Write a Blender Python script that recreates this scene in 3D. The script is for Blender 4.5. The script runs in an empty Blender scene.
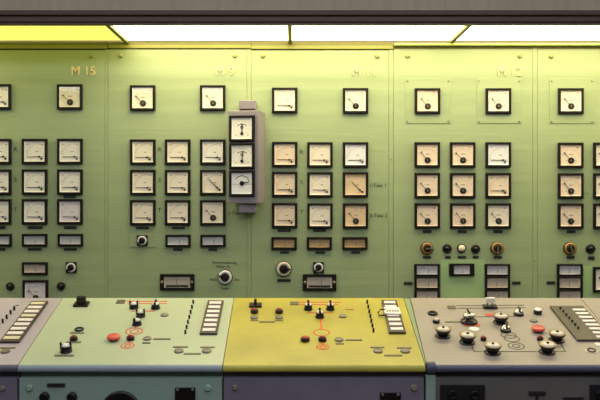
import bpy, bmesh, math, random
from mathutils import Vector, Matrix
random.seed(7)
C = bpy.context.scene
col = C.collection
R = math.radians

# ------------------------------------------------------------------ camera, world, lights, exposure
F, CX, HY = 875.0, 292.0, 195.0          # focal length in pixels (600x400), principal point
D = 5.0                                   # distance of the switchboard front
ZC = 1.5                                  # eye height
S = D / F
cam = bpy.data.objects.new('camera', bpy.data.cameras.new('camera'))
col.objects.link(cam)
cam.location = (0, 0, ZC); cam.rotation_euler = (R(90), 0, 0)
cam.data.sensor_width = 36.0; cam.data.lens = F * 36.0 / 600.0
cam.data.shift_x = (300 - CX) / 600.0; cam.data.shift_y = -(200 - HY) / 600.0
cam.data.clip_start = 0.05
C.camera = cam

w = bpy.data.worlds.new('room_air'); C.world = w; w.use_nodes = True
w.node_tree.nodes['Background'].inputs[0].default_value = (0.5, 0.55, 0.65, 1)
w.node_tree.nodes['Background'].inputs[1].default_value = 0.06

def area(name, loc, rot, sx, sy, power, color):
    l = bpy.data.lights.new(name, 'AREA'); l.shape = 'RECTANGLE'
    l.size = sx; l.size_y = sy; l.energy = power; l.color = color
    o = bpy.data.objects.new(name, l); col.objects.link(o)
    o.location = loc; o.rotation_euler = rot
    return o
# unseen lights: added cool fill over the operator's place, ceiling lamps above the desks
area('operator_fill', (0.0, 0.6, 2.82), (R(58), 0, 0), 5.5, 0.45, 55, (0.84, 0.90, 1.0))
area('room_lamps', (0.3, 2.9, 2.86), (0, 0, 0), 6.0, 0.9, 36, (0.98, 0.97, 1.0))

C.view_settings.view_transform = 'Standard'
C.view_settings.look = 'None'
C.view_settings.gamma = 1.0
C.view_settings.use_curve_mapping = False
C.view_settings.exposure = 0.0
LIT = 7.8                                  # radiance of the white luminous ceiling panes

# ------------------------------------------------------------------ materials
MATS = {}
def srgb(c):
    return tuple((x / 255 / 12.92) if x / 255 <= 0.04045 else ((x / 255 + 0.055) / 1.055) ** 2.4 for x in c) + (1,)
def mat(name, rgb, rough=0.5, metal=0.0, vary=0.0, scale=8.0, bump=0.0, stretch=(1, 1, 1), spec=0.5, second=None):
    if name in MATS: return MATS[name]
    m = bpy.data.materials.new(name); m.use_nodes = True
    nt = m.node_tree; b = nt.nodes['Principled BSDF']
    c = srgb(rgb)
    b.inputs['Base Color'].default_value = c
    b.inputs['Roughness'].default_value = rough
    b.inputs['Metallic'].default_value = metal
    b.inputs['Specular IOR Level'].default_value = spec
    tc = nt.nodes.new('ShaderNodeTexCoord')
    mp = nt.nodes.new('ShaderNodeMapping'); mp.inputs['Scale'].default_value = stretch
    nt.links.new(tc.outputs['Object'], mp.inputs[0])
    n = nt.nodes.new('ShaderNodeTexNoise'); n.inputs['Scale'].default_value = scale
    n.inputs['Detail'].default_value = 5
    nt.links.new(mp.outputs[0], n.inputs['Vector'])
    r = nt.nodes.new('ShaderNodeValToRGB')
    r.color_ramp.elements[0].position = 0.3; r.color_ramp.elements[1].position = 0.7
    lo = srgb(second) if second else tuple(x * (1 - vary) for x in c[:3]) + (1,)
    hi = c if second else tuple(min(1, x * (1 + vary * 0.6)) for x in c[:3]) + (1,)
    r.color_ramp.elements[0].color = lo; r.color_ramp.elements[1].color = hi
    nt.links.new(n.outputs['Fac'], r.inputs[0])
    if vary or second: nt.links.new(r.outputs[0], b.inputs['Base Color'])
    if bump:
        bp = nt.nodes.new('ShaderNodeBump'); bp.inputs['Strength'].default_value = bump
        bp.inputs['Distance'].default_value = 0.01
        nt.links.new(n.outputs['Fac'], bp.inputs['Height'])
        nt.links.new(bp.outputs[0], b.inputs['Normal'])
    MATS[name] = m
    return m
def emis(name, rgb, strength, vary=0.0):
    m = bpy.data.materials.new(name); m.use_nodes = True
    nt = m.node_tree; nt.nodes.remove(nt.nodes['Principled BSDF'])
    e = nt.nodes.new('ShaderNodeEmission'); e.inputs[1].default_value = strength
    e.inputs[0].default_value = tuple(rgb) + (1,)
    tc = nt.nodes.new('ShaderNodeTexCoord'); n = nt.nodes.new('ShaderNodeTexNoise')
    n.inputs['Scale'].default_value = 3.0
    r = nt.nodes.new('ShaderNodeValToRGB')
    r.color_ramp.elements[0].color = tuple(x * (1 - vary) for x in rgb) + (1,)
    r.color_ramp.elements[1].color = tuple(rgb) + (1,)
    nt.links.new(tc.outputs['Object'], n.inputs['Vector']); nt.links.new(n.outputs['Fac'], r.inputs[0])
    nt.links.new(r.outputs[0], e.inputs[0])
    nt.links.new(e.outputs[0], nt.nodes['Material Output'].inputs[0])
    MATS[name] = m
    return m
def glass_mat():
    m = bpy.data.materials.new('instrument_glass'); m.use_nodes = True
    nt = m.node_tree; nt.nodes.remove(nt.nodes['Principled BSDF'])
    t = nt.nodes.new('ShaderNodeBsdfTransparent'); t.inputs[0].default_value = (0.97, 0.97, 0.96, 1)
    g = nt.nodes.new('ShaderNodeBsdfGlossy'); g.inputs['Roughness'].default_value = 0.05
    mx = nt.nodes.new('ShaderNodeMixShader')
    mx.inputs[0].default_value = 0.025; nt.links.new(t.outputs[0], mx.inputs[1]); nt.links.new(g.outputs[0], mx.inputs[2])
    nt.links.new(mx.outputs[0], nt.nodes['Material Output'].inputs[0])
    MATS['glass'] = m
    return m

M_wall = mat('green_switchboard_paint', (152, 169, 126), 0.36, vary=0.09, scale=5, bump=0.42, stretch=(0.10, 1, 2.4))
M_patch = mat('fresh_green_paint', (162, 192, 134), 0.42, vary=0.05, scale=6)
M_seam = mat('seam_paint', (140, 160, 105), 0.5, vary=0.08)
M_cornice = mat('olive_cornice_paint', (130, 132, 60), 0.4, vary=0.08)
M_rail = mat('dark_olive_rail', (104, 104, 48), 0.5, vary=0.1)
M_cornice2 = mat('bright_cornice_paint', (185, 195, 105), 0.35, vary=0.06)
M_letter = mat('cream_letter', (238, 214, 158), 0.45, vary=0.05)
M_black = mat('black_bakelite', (18, 15, 16), 0.35, vary=0.15, scale=20, spec=0.4)
M_bezel = mat('black_bezel', (15, 12, 12), 0.5, vary=0.12, scale=15, spec=0.25)
M_ink = mat('black_ink', (34, 30, 28), 0.6)
M_faint = mat('faded_dial_ink', (150, 132, 112), 0.7)
M_plate = mat('engraved_black_plate', (40, 38, 40), 0.4, vary=0.5, scale=180)
M_dial = {
    'white': mat('white_dial', (250, 248, 242), 0.6, vary=0.03),
    'cool': mat('bluish_dial', (244, 246, 252), 0.6, vary=0.03),
    'cream': mat('cream_dial', (248, 240, 226), 0.6, vary=0.05),
    'peach': mat('peach_dial', (246, 228, 208), 0.6, vary=0.06),
    'tan': mat('tan_dial', (236, 212, 176), 0.6, vary=0.08),
    'brown': mat('shaded_brown_dial', (188, 160, 118), 0.6, vary=0.08),  # brown, grey, dusky: strip dials with the deep recess shade in their colour
    'grey': mat('shaded_grey_dial', (206, 206, 214), 0.6, vary=0.05),
    'dusky': mat('shaded_dusky_dial', (202, 190, 178), 0.6, vary=0.06),
    'lilac': mat('lilac_dial', (240, 232, 242), 0.6, vary=0.05),
}
M_glass = glass_mat()
M_screw = mat('painted_screw', (150, 150, 90), 0.35, vary=0.1)
M_steel = mat('dull_steel', (150, 148, 140), 0.35, metal=0.8, vary=0.1)
M_chrome = mat('chrome', (225, 222, 210), 0.15, metal=1.0, vary=0.03)
M_gold = mat('brass_ring', (172, 132, 72), 0.4, metal=0.5, vary=0.1)
M_ivory = mat('ivory_ring', (226, 214, 190), 0.4, vary=0.04)
M_whitering = mat('white_ring', (232, 230, 226), 0.4, vary=0.03)
M_box = mat('grey_box_paint', (134, 128, 134), 0.45, vary=0.06)
M_gdesk = mat('pale_green_desk_paint', (180, 192, 160), 0.36, vary=0.04, scale=3, bump=0.02)
M_ydesk = mat('mustard_desk_paint', (182, 172, 68), 0.34, vary=0.16, scale=5, bump=0.02)
M_rdesk = mat('grey_desk_paint', (156, 148, 138), 0.42, vary=0.07, scale=5, bump=0.02)
M_ldesk = mat('lilac_grey_desk_paint', (174, 166, 174), 0.42, vary=0.10, scale=4, bump=0.02, stretch=(3, 1, 1))
M_gedge = mat('blue_grey_edge_strip', (146, 160, 168), 0.35, vary=0.08)
M_redge = mat('slate_blue_edge_strip', (80, 82, 106), 0.35, vary=0.08)
M_ledge = mat('purple_grey_edge_strip', (92, 88, 108), 0.4, vary=0.1)
M_gfront = mat('shaded_green_front', (146, 170, 160), 0.5, vary=0.06)  # the pale green paint, with dim cool light worked into its colour
M_pfront = mat('purple_grey_front_paint', (120, 114, 132), 0.5, vary=0.12)
M_dfront = mat('dark_grey_front_paint', (106, 102, 100), 0.5, vary=0.12)
M_red = mat('red_plastic', (216, 84, 68), 0.35, vary=0.08)
M_crimson = mat('crimson_plastic', (150, 22, 36), 0.3, vary=0.05)
M_redline = mat('red_mimic_paint', (222, 92, 56), 0.6)
M_greyline = mat('dark_mimic_paint', (92, 86, 76), 0.6)
M_label = mat('engraved_label', (112, 104, 82), 0.5, vary=0.25, scale=90)
M_disc = mat('grey_disc', (128, 122, 106), 0.4, vary=0.08)
M_window = mat('white_lamp_window', (238, 228, 224), 0.35, vary=0.04)
M_ywindow = mat('cream_lamp_window', (222, 212, 178), 0.35, vary=0.04)
M_annframe = mat('brown_lamp_frame', (62, 50, 46), 0.45, vary=0.1)
M_annplate = mat('olive_plate', (74, 67, 57), 0.45, vary=0.08)
M_rim = mat('worn_brown_rim', (150, 132, 108), 0.3, metal=0.4, vary=0.2, scale=40)
M_silver = mat('worn_silver_cap', (206, 202, 194), 0.3, metal=0.25, vary=0.12, scale=30)
M_bluecap = mat('dark_blue_plastic', (30, 29, 34), 0.35)
M_paper = mat('white_card', (240, 236, 230), 0.6, vary=0.02)
M_fascia = mat('dusty_grey_fascia', (174, 162, 140), 0.6, vary=0.10, scale=6, stretch=(6, 1, 0.6))
M_darktrim = mat('dark_brown_trim', (66, 45, 30), 0.5, vary=0.15, scale=10, stretch=(0.2, 1, 3))
M_floor = mat('brown_linoleum', (92, 80, 66), 0.4, vary=0.15, scale=4)
M_plaster = mat('pale_plaster', (172, 168, 158), 0.8, vary=0.05)
M_white_lit = emis('lit_white_pane', (1.0, 0.84, 0.48), LIT, 0.04)
M_yellow_lit = emis('lit_yellow_pane', (0.83, 0.80, 0.14), 1.35, 0.08)
M_cream_lit = emis('lit_cream_pane', (1.0, 0.92, 0.58), LIT, 0.04)

# ------------------------------------------------------------------ mesh helpers
class MB:
    def __init__(s): s.v = []; s.f = []; s.smooth = []
    def add(s, vs, fs, smooth=False):
        k = len(s.v); s.v += [tuple(v) for v in vs]
        for f in fs: s.f.append(tuple(i + k for i in f)); s.smooth.append(smooth)
        return s
    def box(s, x0, x1, y0, y1, z0, z1):
        vs = [(x, y, z) for x in (x0, x1) for y in (y0, y1) for z in (z0, z1)]
        return s.add(vs, [(0, 1, 3, 2), (4, 6, 7, 5), (0, 4, 5, 1), (2, 3, 7, 6), (0, 2, 6, 4), (1, 5, 7, 3)])
    def bbox(s, x0, x1, y0, y1, z0, z1, b):
        """box with its edges cut back by b"""
        bm = bmesh.new()
        bmesh.ops.create_cube(bm, size=1)
        for v in bm.verts:
            v.co = Vector(((x0 + x1) / 2 + v.co.x * (x1 - x0), (y0 + y1) / 2 + v.co.y * (y1 - y0), (z0 + z1) / 2 + v.co.z * (z1 - z0)))
        bmesh.ops.bevel(bm, geom=bm.edges[:], offset=b, segments=2, affect='EDGES', profile=0.5)
        bm.verts.index_update()
        s.add([v.co for v in bm.verts], [[v.index for v in f.verts] for f in bm.faces])
        bm.free(); return s
    def lathe(s, prof, c=(0, 0, 0), axis='z', n=28, cap=True):
        """prof: (radius, height) list; axis z: height along +z, axis y: height along -y (out of the wall)"""
        vs = []; fs = []
        for r, h in prof:
            for i in range(n):
                a = 2 * math.pi * i / n
                if axis == 'z': vs.append((c[0] + r * math.cos(a), c[1] + r * math.sin(a), c[2] + h))
                else: vs.append((c[0] + r * math.cos(a), c[1] - h, c[2] + r * math.sin(a)))
        for k in range(len(prof) - 1):
            for i in range(n):
                j = (i + 1) % n
                fs.append((k * n + i, k * n + j, (k + 1) * n + j, (k + 1) * n + i))
        s.add(vs, fs, True)
        if cap:
            base = len(s.v) - len(vs)
            s.f.append(tuple(base + i for i in reversed(range(n)))); s.smooth.append(False)
            s.f.append(tuple(base + (len(prof) - 1) * n + i for i in range(n))); s.smooth.append(False)
        return s
    def torus(s, r, t, c=(0, 0, 0), n=32, m=8, flat=1.0, sy=1.0):
        vs = []; fs = []
        for i in range(n):
            a = 2 * math.pi * i / n
            for j in range(m):
                b = 2 * math.pi * j / m
                rr = r + t * math.cos(b)
                vs.append((c[0] + rr * math.cos(a), c[1] + rr * math.sin(a) * sy, c[2] + t * flat * math.sin(b)))
        for i in range(n):
            for j in range(m):
                fs.append((i * m + j, ((i + 1) % n) * m + j, ((i + 1) % n) * m + (j + 1) % m, i * m + (j + 1) % m))
        return s.add(vs, fs, True)
    def prism(s, poly, z0, z1):
        n = len(poly)
        vs = [(x, y, z0) for x, y in poly] + [(x, y, z1) for x, y in poly]
        fs = [tuple(reversed(range(n))), tuple(range(n, 2 * n))] + [(i, (i + 1) % n, n + (i + 1) % n, n + i) for i in range(n)]
        return s.add(vs, fs)
    def tube(s, pts, r, n=8):
        pts = [Vector(p) for p in pts]; vs = []; fs = []
        for k, p in enumerate(pts):
            d = (pts[min(k + 1, len(pts) - 1)] - pts[max(k - 1, 0)]).normalized()
            u = d.orthogonal().normalized(); v = d.cross(u)
            for i in range(n):
                a = 2 * math.pi * i / n
                vs.append(p + r * (math.cos(a) * u + math.sin(a) * v))
        for k in range(len(pts) - 1):
            for i in range(n):
                fs.append((k * n + i, k * n + (i + 1) % n, (k + 1) * n + (i + 1) % n, (k + 1) * n + i))
        fs += [tuple(reversed(range(n))), tuple((len(pts) - 1) * n + i for i in range(n))]
        return s.add(vs, fs, True)
    def mesh(s, name, m):
        me = bpy.data.meshes.new(name)
        me.from_pydata(s.v, [], s.f); me.validate()
        bm = bmesh.new(); bm.from_mesh(me); bmesh.ops.recalc_face_normals(bm, faces=bm.faces[:]); bm.to_mesh(me); bm.free()
        if len(me.polygons) == len(s.smooth):
            me.polygons.foreach_set('use_smooth', s.smooth)
        me.materials.append(m)
        return me
    def build(s, name, m, parent=None, loc=(0, 0, 0), rot=(0, 0, 0)):
        return link(name, s.mesh(name, m), parent, loc, rot)
def link(name, me, parent=None, loc=(0, 0, 0), rot=(0, 0, 0)):
    o = bpy.data.objects.new(name, me); col.objects.link(o)
    if parent: o.parent = parent
    o.location = loc; o.rotation_euler = rot
    return o
def tag(o, label, cat, group=None, kind=None):
    if label: o['label'] = label
    if cat: o['category'] = cat
    if group: o['group'] = group
    if kind: o['kind'] = kind
    return o
def thing(name, label, cat, loc, group=None, rotz=0.0):
    o = bpy.data.objects.new(name, None); col.objects.link(o)
    o.empty_display_size = 0.05
    o.location = loc; o.rotation_euler = (0, 0, rotz)
    return tag(o, label, cat, group)
def struct(name, mb, m):
    o = mb.build(name, m); o['kind'] = 'structure'; return o
def text_mesh(txt, size, depth):
    cu = bpy.data.curves.new('lettering', 'FONT'); cu.body = txt; cu.size = size; cu.extrude = depth
    cu.align_x = 'CENTER'; cu.align_y = 'CENTER'
    o = bpy.data.objects.new('lettering', cu); col.objects.link(o)
    bpy.context.view_layer.update()
    dg = bpy.context.evaluated_depsgraph_get()
    me = bpy.data.meshes.new_from_object(o.evaluated_get(dg))
    col.objects.unlink(o); bpy.data.objects.remove(o)
    return me
def letters(txt, size, depth, m, parent, loc, rot=(R(90), 0, 0), name='lettering', bold=0.0):
    me = text_mesh(txt, size, depth); me.materials.clear(); me.materials.append(m)
    return link(name, me, parent, loc, rot)

# pixel of the photograph -> point on the plane where the thing really stands
def W(px, py, y=D):
    return Vector(((px - CX) * y / F, y, ZC - (py - HY) * y / F))
def WD(px, py, proud=0.02):                # seat on the sheet of a device whose front face shows at this pixel
    p = W(px, py, D - proud); return Vector((p.x, D, p.z))
YF, YB = 3.47, 4.195
ZF = ZC - (370 - HY) * YF / F
ZB = ZC - (298 - HY) * YB / F
SL = (ZB - ZF) / (YB - YF); TH = math.atan(SL)
def P(px, py):
    dx, dz = (px - CX) / F, -(py - HY) / F
    y = (ZF - SL * YF - ZC) / (dz - SL)
    return Vector((dx * y, y, ZC + dz * y))
def vof(p):                                # distance up the slope from the front edge
    return (p.y - YF) / math.cos(TH)

# ------------------------------------------------------------------ the room
struct('floor', MB().box(-4.6, 4.6, -2.6, 5.4, -0.1, 0), M_floor)
struct('ceiling', MB().box(-4.6, 4.6, -2.6, 5.4, 2.9, 3.0), M_plaster)
struct('wall_back', MB().box(-4.6, 4.6, 5.3, 5.4, 0, 2.9), M_plaster)
struct('wall_left', MB().box(-4.7, -4.6, -2.6, 5.4, 0, 2.9), M_plaster)
struct('wall_right', MB().box(4.6, 4.7, -2.6, 5.4, 0, 2.9), M_plaster)
struct('wall_front', MB().box(-4.6, 4.6, -2.7, -2.6, 0, 2.9), M_plaster)
# fascia of the lit canopy: grey board over a stepped dark moulding
YT = 4.30
zt = lambda py: ZC - (py - HY) * YT / F
struct('trim_1', MB().box(-4.6, 4.6, YT - 0.01, YT + 0.03, zt(12.5), 2.9), M_fascia)
t2 = MB()
t2.bbox(-4.6, 4.6, YT - 0.035, YT + 0.03, zt(16.6), zt(11.6), 0.004)
t2.bbox(-4.6, 4.6, YT - 0.022, YT + 0.03, zt(23.0), zt(16.9), 0.005)
t2.box(-4.6, 4.6, YT - 0.012, YT + 0.03, zt(24.6), zt(23.0))
struct('trim_2', t2, M_darktrim)

# luminous ceiling over the switchboard: one lit pane per bay
ZL = ZC + (HY - 41.3) * S
bars = [-3.75, -2.81, -1.875, -0.943, -0.011, 0.909, 1.835, 2.76, 3.69]
pane_names = ['plain yellow-green lit ceiling pane over the M 15 panel', 'white lit ceiling pane over the M 9 lettering', 'white lit ceiling pane over the M 11 lettering', 'white lit ceiling pane over the M 12 lettering']
for i in range(len(bars) - 1):
    x0, x1 = bars[i], bars[i + 1]
    if i in (2, 3, 4, 5):
        lab = pane_names[i - 2]
    else:
        lab = 'lit ceiling pane beyond the switchboard panels in view'
    t = thing('ceiling_light', lab, 'ceiling light', ((x0 + x1) / 2, (YT + D) / 2, ZL), 'lit panes of the canopy')
    hw = (x1 - x0) / 2; hd = (D - YT) / 2
    MB().box(-hw + 0.006, hw - 0.006, -hd + 0.032, hd - 0.004, 0.004, 0.010).build('diffuser', M_yellow_lit if i == 2 else M_white_lit, t)
    if i < len(bars) - 2:
        MB().bbox(hw - 0.011, hw + 0.011, -hd + 0.032, hd - 0.004, -0.014, 0.012, 0.002).build('divider', M_rail, t)

# ------------------------------------------------------------------ switchboard panels
ZTOP = W(0, 46)[2]
def name_plate(parent, base, px0, px1, py0, py1, m=None):
    a, b = W(px0, py0), W(px1, py1)
    c = (a + b) / 2; hw, hh = (b.x - a.x) / 2, (a.z - b.z) / 2
    return MB().bbox(-hw, hw, -0.004, 0.0, -hh, hh, 0.001).build('name_plate', m or M_plate, parent, c - base)
def screw(parent, base, px, py, r=0.008, h=0.007, m=None):
    return MB().lathe([(r, 0), (r, h * 0.5), (r * 0.6, h)], axis='y', n=14).build('screw', m or M_screw, parent, W(px, py) - base)
def cover(parent, base, px0, px1, py0, py1, m=None, name='cover_plate', th=0.0035):
    a, b = W(px0, py0), W(px1, py1)
    return MB().bbox(a.x, b.x, D - th, D, b.z, a.z, 0.001).build(name, m or M_wall, parent, -base)
def panel(label, px0, px1, head, cornice, text=None, tpx=None, seam=None):
    a, b = W(px0, 0).x, W(px1, 0).x
    base = Vector(((a + b) / 2, D, 0))
    t = thing('switchgear_cabinet', label, 'switchboard', base)
    top = W(0, head + 0.6).z
    MB().bbox(a - base.x, b - base.x, 0, 0.02, 0.06, top, 0.0015).build('face_sheet', M_wall, t)
    g = W(seam, 0).x if seam else b
    MB().box(a - base.x, g - base.x, 0.021, 0.29, 0.0, top + 0.03).build('cabinet', M_seam, t)
    if seam:
        MB().bbox(b - base.x + 0.0012, g - base.x - 0.0012, 0.001, 0.02, 0.06, W(0, head).z, 0.001).build('seam_strip', M_wall, t)
    if cornice == 'flat':
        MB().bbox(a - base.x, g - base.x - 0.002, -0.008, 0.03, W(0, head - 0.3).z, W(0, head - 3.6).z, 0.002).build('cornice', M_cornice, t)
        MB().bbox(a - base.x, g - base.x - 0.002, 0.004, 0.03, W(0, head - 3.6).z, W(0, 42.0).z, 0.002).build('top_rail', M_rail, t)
    else:
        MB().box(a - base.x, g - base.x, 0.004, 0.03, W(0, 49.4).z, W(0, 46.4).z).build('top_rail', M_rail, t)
    if text:
        letters(text, 0.070, 0.004, M_letter, t, W(*tpx) - base + Vector((0, -0.003, 0)))
    return t, base

p15, b15 = panel('green switchboard panel lettered M 15 under the yellow lit pane', -38, 104.6, 49.3, 'flat', 'M 15', (83.5, 71.3), 108)
p9, b9 = panel('green switchboard panel lettered M 9 behind the pale green desk', 108, 246.8, 48.8, 'flat', 'M 9', (224.8, 71.5), 251.3)
p11, b11 = panel('green switchboard panel lettered M 11 behind the mustard desk', 251.3, 388.6, 49.6, 'flat', 'M 11', (364.5, 72), 393.6)
p12, b12 = panel('green switchboard panel lettered M 12 with three riveted cover sheets', 393.6, 532.4, 48.6, 'ledge', 'M 12', (509.5, 72), 537.5)
pr, br = panel('green switchboard panel without visible lettering beyond M 12', 537.5, 675, 48.6, 'ledge', None, None, 681)
pl, bl = panel('green switchboard panel out of sight beyond M 15', -181, -43, 49.3, 'flat', None, None, -38)

for t, bs, pts in ((p15, b15, [(91, 56.2)]), (p9, b9, [(121, 55.8), (235, 55.8)]), (p11, b11, [(263, 56), (377.3, 56.3)]), (p12, b12, [(407.5, 56), (519.8, 56.2)]), (pr, br, [(551, 56.2)])):
    for q in pts: screw(t, bs, q[0], q[1], 0.012, 0.014)
for bs, t, q in ((b11, p11, (390.7, 159)), (b12, p12, (535, 260))):
    screw(t, bs, q[0], q[1], 0.005, 0.004)
# riveted cover sheets round the top meters
for t, bs, x0, x1 in ((p12, b12, 405.2, 450.3), (p12, b12, 476.8, 521.3), (pr, br, 549.3, 594.2)):
    cover(t, bs, x0, x1, 78.8, 123.4)
    for px in (x0 + 2.2, x1 - 2.2):
        for py in (81.2, 121.3): screw(t, bs, px, py, 0.0055, 0.008, M_steel)
cover(p12, b12, 440.6, 485, 259.5, 304, M_patch, 'repaint_patch', 0.002)
cover(pr, br, 583.2, 620, 266.5, 304, M_patch, 'repaint_patch', 0.002)
cover(p9, b9, 129.3, 155.3, 234.0, 246.8, None, 'cover_plate', 0.004)
# engraved plates under instruments
for t, bs, L in (
    (p15, b15, [(-6, 5.5, 226, 229), (28, 42.5, 226, 229), (64, 76.8, 226, 229), (-4, 5.5, 248, 250.6), (28, 41.5, 248, 250.6), (64, 77, 248, 250.6), (63.5, 76, 195.3, 198)]),
    (p9, b9, [(136, 149, 226.6, 229.2), (172, 185, 226.8, 229.2), (173.2, 182.8, 248.2, 250.8), (208.5, 217.5, 248.2, 250.8)]),
    (p11, b11, [(277.5, 291, 229, 231.8), (313, 326, 229, 231.8), (280, 289, 251, 253.6), (315.3, 325, 251.2, 253.8), (351, 360, 251, 253.6), (277.3, 290.8, 279, 281.8)]),
    (p12, b12, [(422.7, 431.5, 230, 233), (457.6, 466.6, 230, 233), (493.3, 502.4, 230, 233), (423, 431, 256, 258.4), (445, 450.7, 256, 258.6), (457.8, 466, 256, 258.4), (472.6, 478.6, 255.8, 258.4), (493.6, 502, 256, 258.4), (403.8, 412.5, 281.8, 284.8), (512, 520.4, 281.4, 284.4)]),
    (pr, br, [(566.6, 575.4, 230, 233), (604, 612, 230, 233), (566.6, 574.6, 256, 258.6), (588, 594.4, 256.4, 259.8), (546.5, 555, 281.2, 284.2)])):
    for q in L: name_plate(t, bs, *q)
# painted phase letters and captions
def caption(t, bs, txt, px, py, size):
    letters(txt, size, 0.0006, M_ink, t, W(px, py) - bs + Vector((0, -0.0008, 0)), name='caption')
for t, bs, x, ys in ((p15, b15, 15.6, (149.6, 180, 209.8)), (p9, b9, 159.6, (149.6, 180.2, 210.2)), (p11, b11, 301.6, (152.2, 182.4, 212.2))):
    for k, y in zip('RST', ys): caption(t, bs, k, x, y, 0.034)
caption(p11, b11, 'I-Takt 1', 378.5, 185.6, 0.030)
caption(p11, b11, '2-Takt 2', 378.5, 215.6, 0.030)
caption(p9, b9, '2-Takt', 234, 213.4, 0.028)
caption(p9, b9, 'Synchronisierung', 224.5, 262.6, 0.020)
caption(p9, b9, 'Masch. 9n', 223.2, 266.6, 0.020)
caption(p9, b9, 'Hand', 213.2, 279.6, 0.018)
caption(p9, b9, 'Aus', 236.8, 279.6, 0.018)
caption(p9, b9, 'Probe', 225, 288.6, 0.018)
# small arrow-shaped rust mark beside the unlettered panel's meters
MB().add([W(583.9, 190.7) - br, W(589.6, 193.2) - br, W(583.9, 195.4) - br, W(583.9, 190.7) - br + Vector((0, -0.002, 0)), W(589.6, 193.2) - br + Vector((0, -0.002, 0)), W(583.9, 195.4) - br + Vector((0, -0.002, 0))],
         [(0, 1, 2), (3, 5, 4), (0, 3, 4, 1), (1, 4, 5, 2), (2, 5, 3, 0)]).build('arrow_mark', M_seam, pr)

struct('trim_3', MB().bbox(W(393.8, 0).x, 2.6, D - 0.03, D + 0.03, W(0, 46.4).z, W(0, 43.8).z, 0.005), M_cornice2)
# ------------------------------------------------------------------ instruments
CACHE = {}
def bezel_mesh(a, b, rim, key):
    if key in CACHE: return CACHE[key]
    loops = [(0, 0.0), (0, -0.0135), (0.003, -0.0165), (rim - 0.003, -0.0165), (rim - 0.001, -0.0150), (rim, -0.006)]
    vs = []; fs = []
    for d, y in loops:
        for sx, sz in ((-1, -1), (1, -1), (1, 1), (-1, 1)): vs.append((sx * (a - d), y, sz * (b - d)))
    for k in range(len(loops) - 1):
        for i in range(4):
            j = (i + 1) % 4; fs.append((k * 4 + i, k * 4 + j, k * 4 + 4 + j, k * 4 + 4 + i))
    CACHE[key] = MB().add(vs, fs).mesh('bezel', M_bezel)
    return CACHE[key]
def cached(key, name, mb_fn, m):
    if key not in CACHE: CACHE[key] = mb_fn().mesh(name, m)
    return CACHE[key]
A = 0.0725; RIM = 0.0150; IN = A - RIM     # 145 mm square instrument
def bar2(mb, x0, z0, x1, z1, w, y0, y1):
    d = Vector((x1 - x0, z1 - z0)); n = Vector((-d.y, d.x)).normalized() * w / 2
    q = [(x0 + n.x, z0 + n.y), (x1 + n.x, z1 + n.y), (x1 - n.x, z1 - n.y), (x0 - n.x, z0 - n.y)]
    vs = [(x, y0, z) for x, z in q] + [(x, y1, z) for x, z in q]
    mb.add(vs, [(0, 1, 2, 3), (7, 6, 5, 4), (0, 4, 5, 1), (1, 5, 6, 2), (2, 6, 7, 3), (3, 7, 4, 0)])
def tray(iw, ih, k=0.0035):
    mb = MB()
    mb.box(-iw, iw, -0.006, -0.003, -ih, ih)
    lo = [(sx * (iw - k), -0.0061, sz * (ih - k)) for sx, sz in ((-1, -1), (1, -1), (1, 1), (-1, 1))]
    hi = [(sx * iw, -0.0130, sz * ih) for sx, sz in ((-1, -1), (1, -1), (1, 1), (-1, 1))]
    return mb.add(lo + hi, [(i, (i + 1) % 4, 4 + (i + 1) % 4, 4 + i) for i in range(4)])
def scale_q():
    mb = MB(); cx, cz = 0.026, -0.030
    for i in range(13):
        a = math.pi - i * (math.pi / 2) / 12
        r0, r1 = 0.070, 0.077 if i % 3 else 0.081
        if cx + r1 * math.cos(a) < -0.052: continue
        bar2(mb, cx + r0 * math.cos(a), cz + r0 * math.sin(a), cx + r1 * math.cos(a), cz + r1 * math.sin(a), 0.0016, -0.0064, -0.006)
    for x, z, l in ((-0.044, 0.040, 0.010), (0.036, 0.040, 0.012), (0.004, -0.001, 0.016)):
        bar2(mb, x, z, x + l, z, 0.004, -0.0064, -0.006)
    return mb
def scale_c():
    mb = MB(); cx, cz = 0.002, -0.028
    for i in range(13):
        a = R(145) - i * R(110) / 12
        r0, r1 = 0.056, 0.061 if i % 3 else 0.065
        bar2(mb, cx + r0 * math.cos(a), cz + r0 * math.sin(a), cx + r1 * math.cos(a), cz + r1 * math.sin(a), 0.0016, -0.0064, -0.006)
    bar2(mb, -0.010, 0.004, 0.014, 0.004, 0.004, -0.0064, -0.006)
    bar2(mb, 0.034, 0.042, 0.046, 0.044, 0.004, -0.0064, -0.006)
    for x in (-0.026, 0.026): bar2(mb, x - 0.004, -0.030, x + 0.004, -0.030, 0.002, -0.0064, -0.006)
    return mb
def scale_s():
    mb = MB(); cx, cz = 0.0, -0.022
    p = None
    for i in range(15):
        a = R(125) - i * R(70) / 14
        q = (cx + 0.046 * math.cos(a), cz + 0.046 * math.sin(a))
        if p: bar2(mb, p[0], p[1], q[0], q[1], 0.004, -0.0064, -0.006)
        p = q
    for i in range(9):
        a = R(140) - i * R(100) / 8
        bar2(mb, cx + 0.060 * math.cos(a), cz + 0.060 * math.sin(a), cx + 0.066 * math.cos(a), cz + 0.066 * math.sin(a), 0.0016, -0.0064, -0.006)
    for x in (-0.034, 0.034): bar2(mb, x - 0.004, -0.036, x + 0.004, -0.036, 0.003, -0.0064, -0.006)
    return mb
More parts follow.
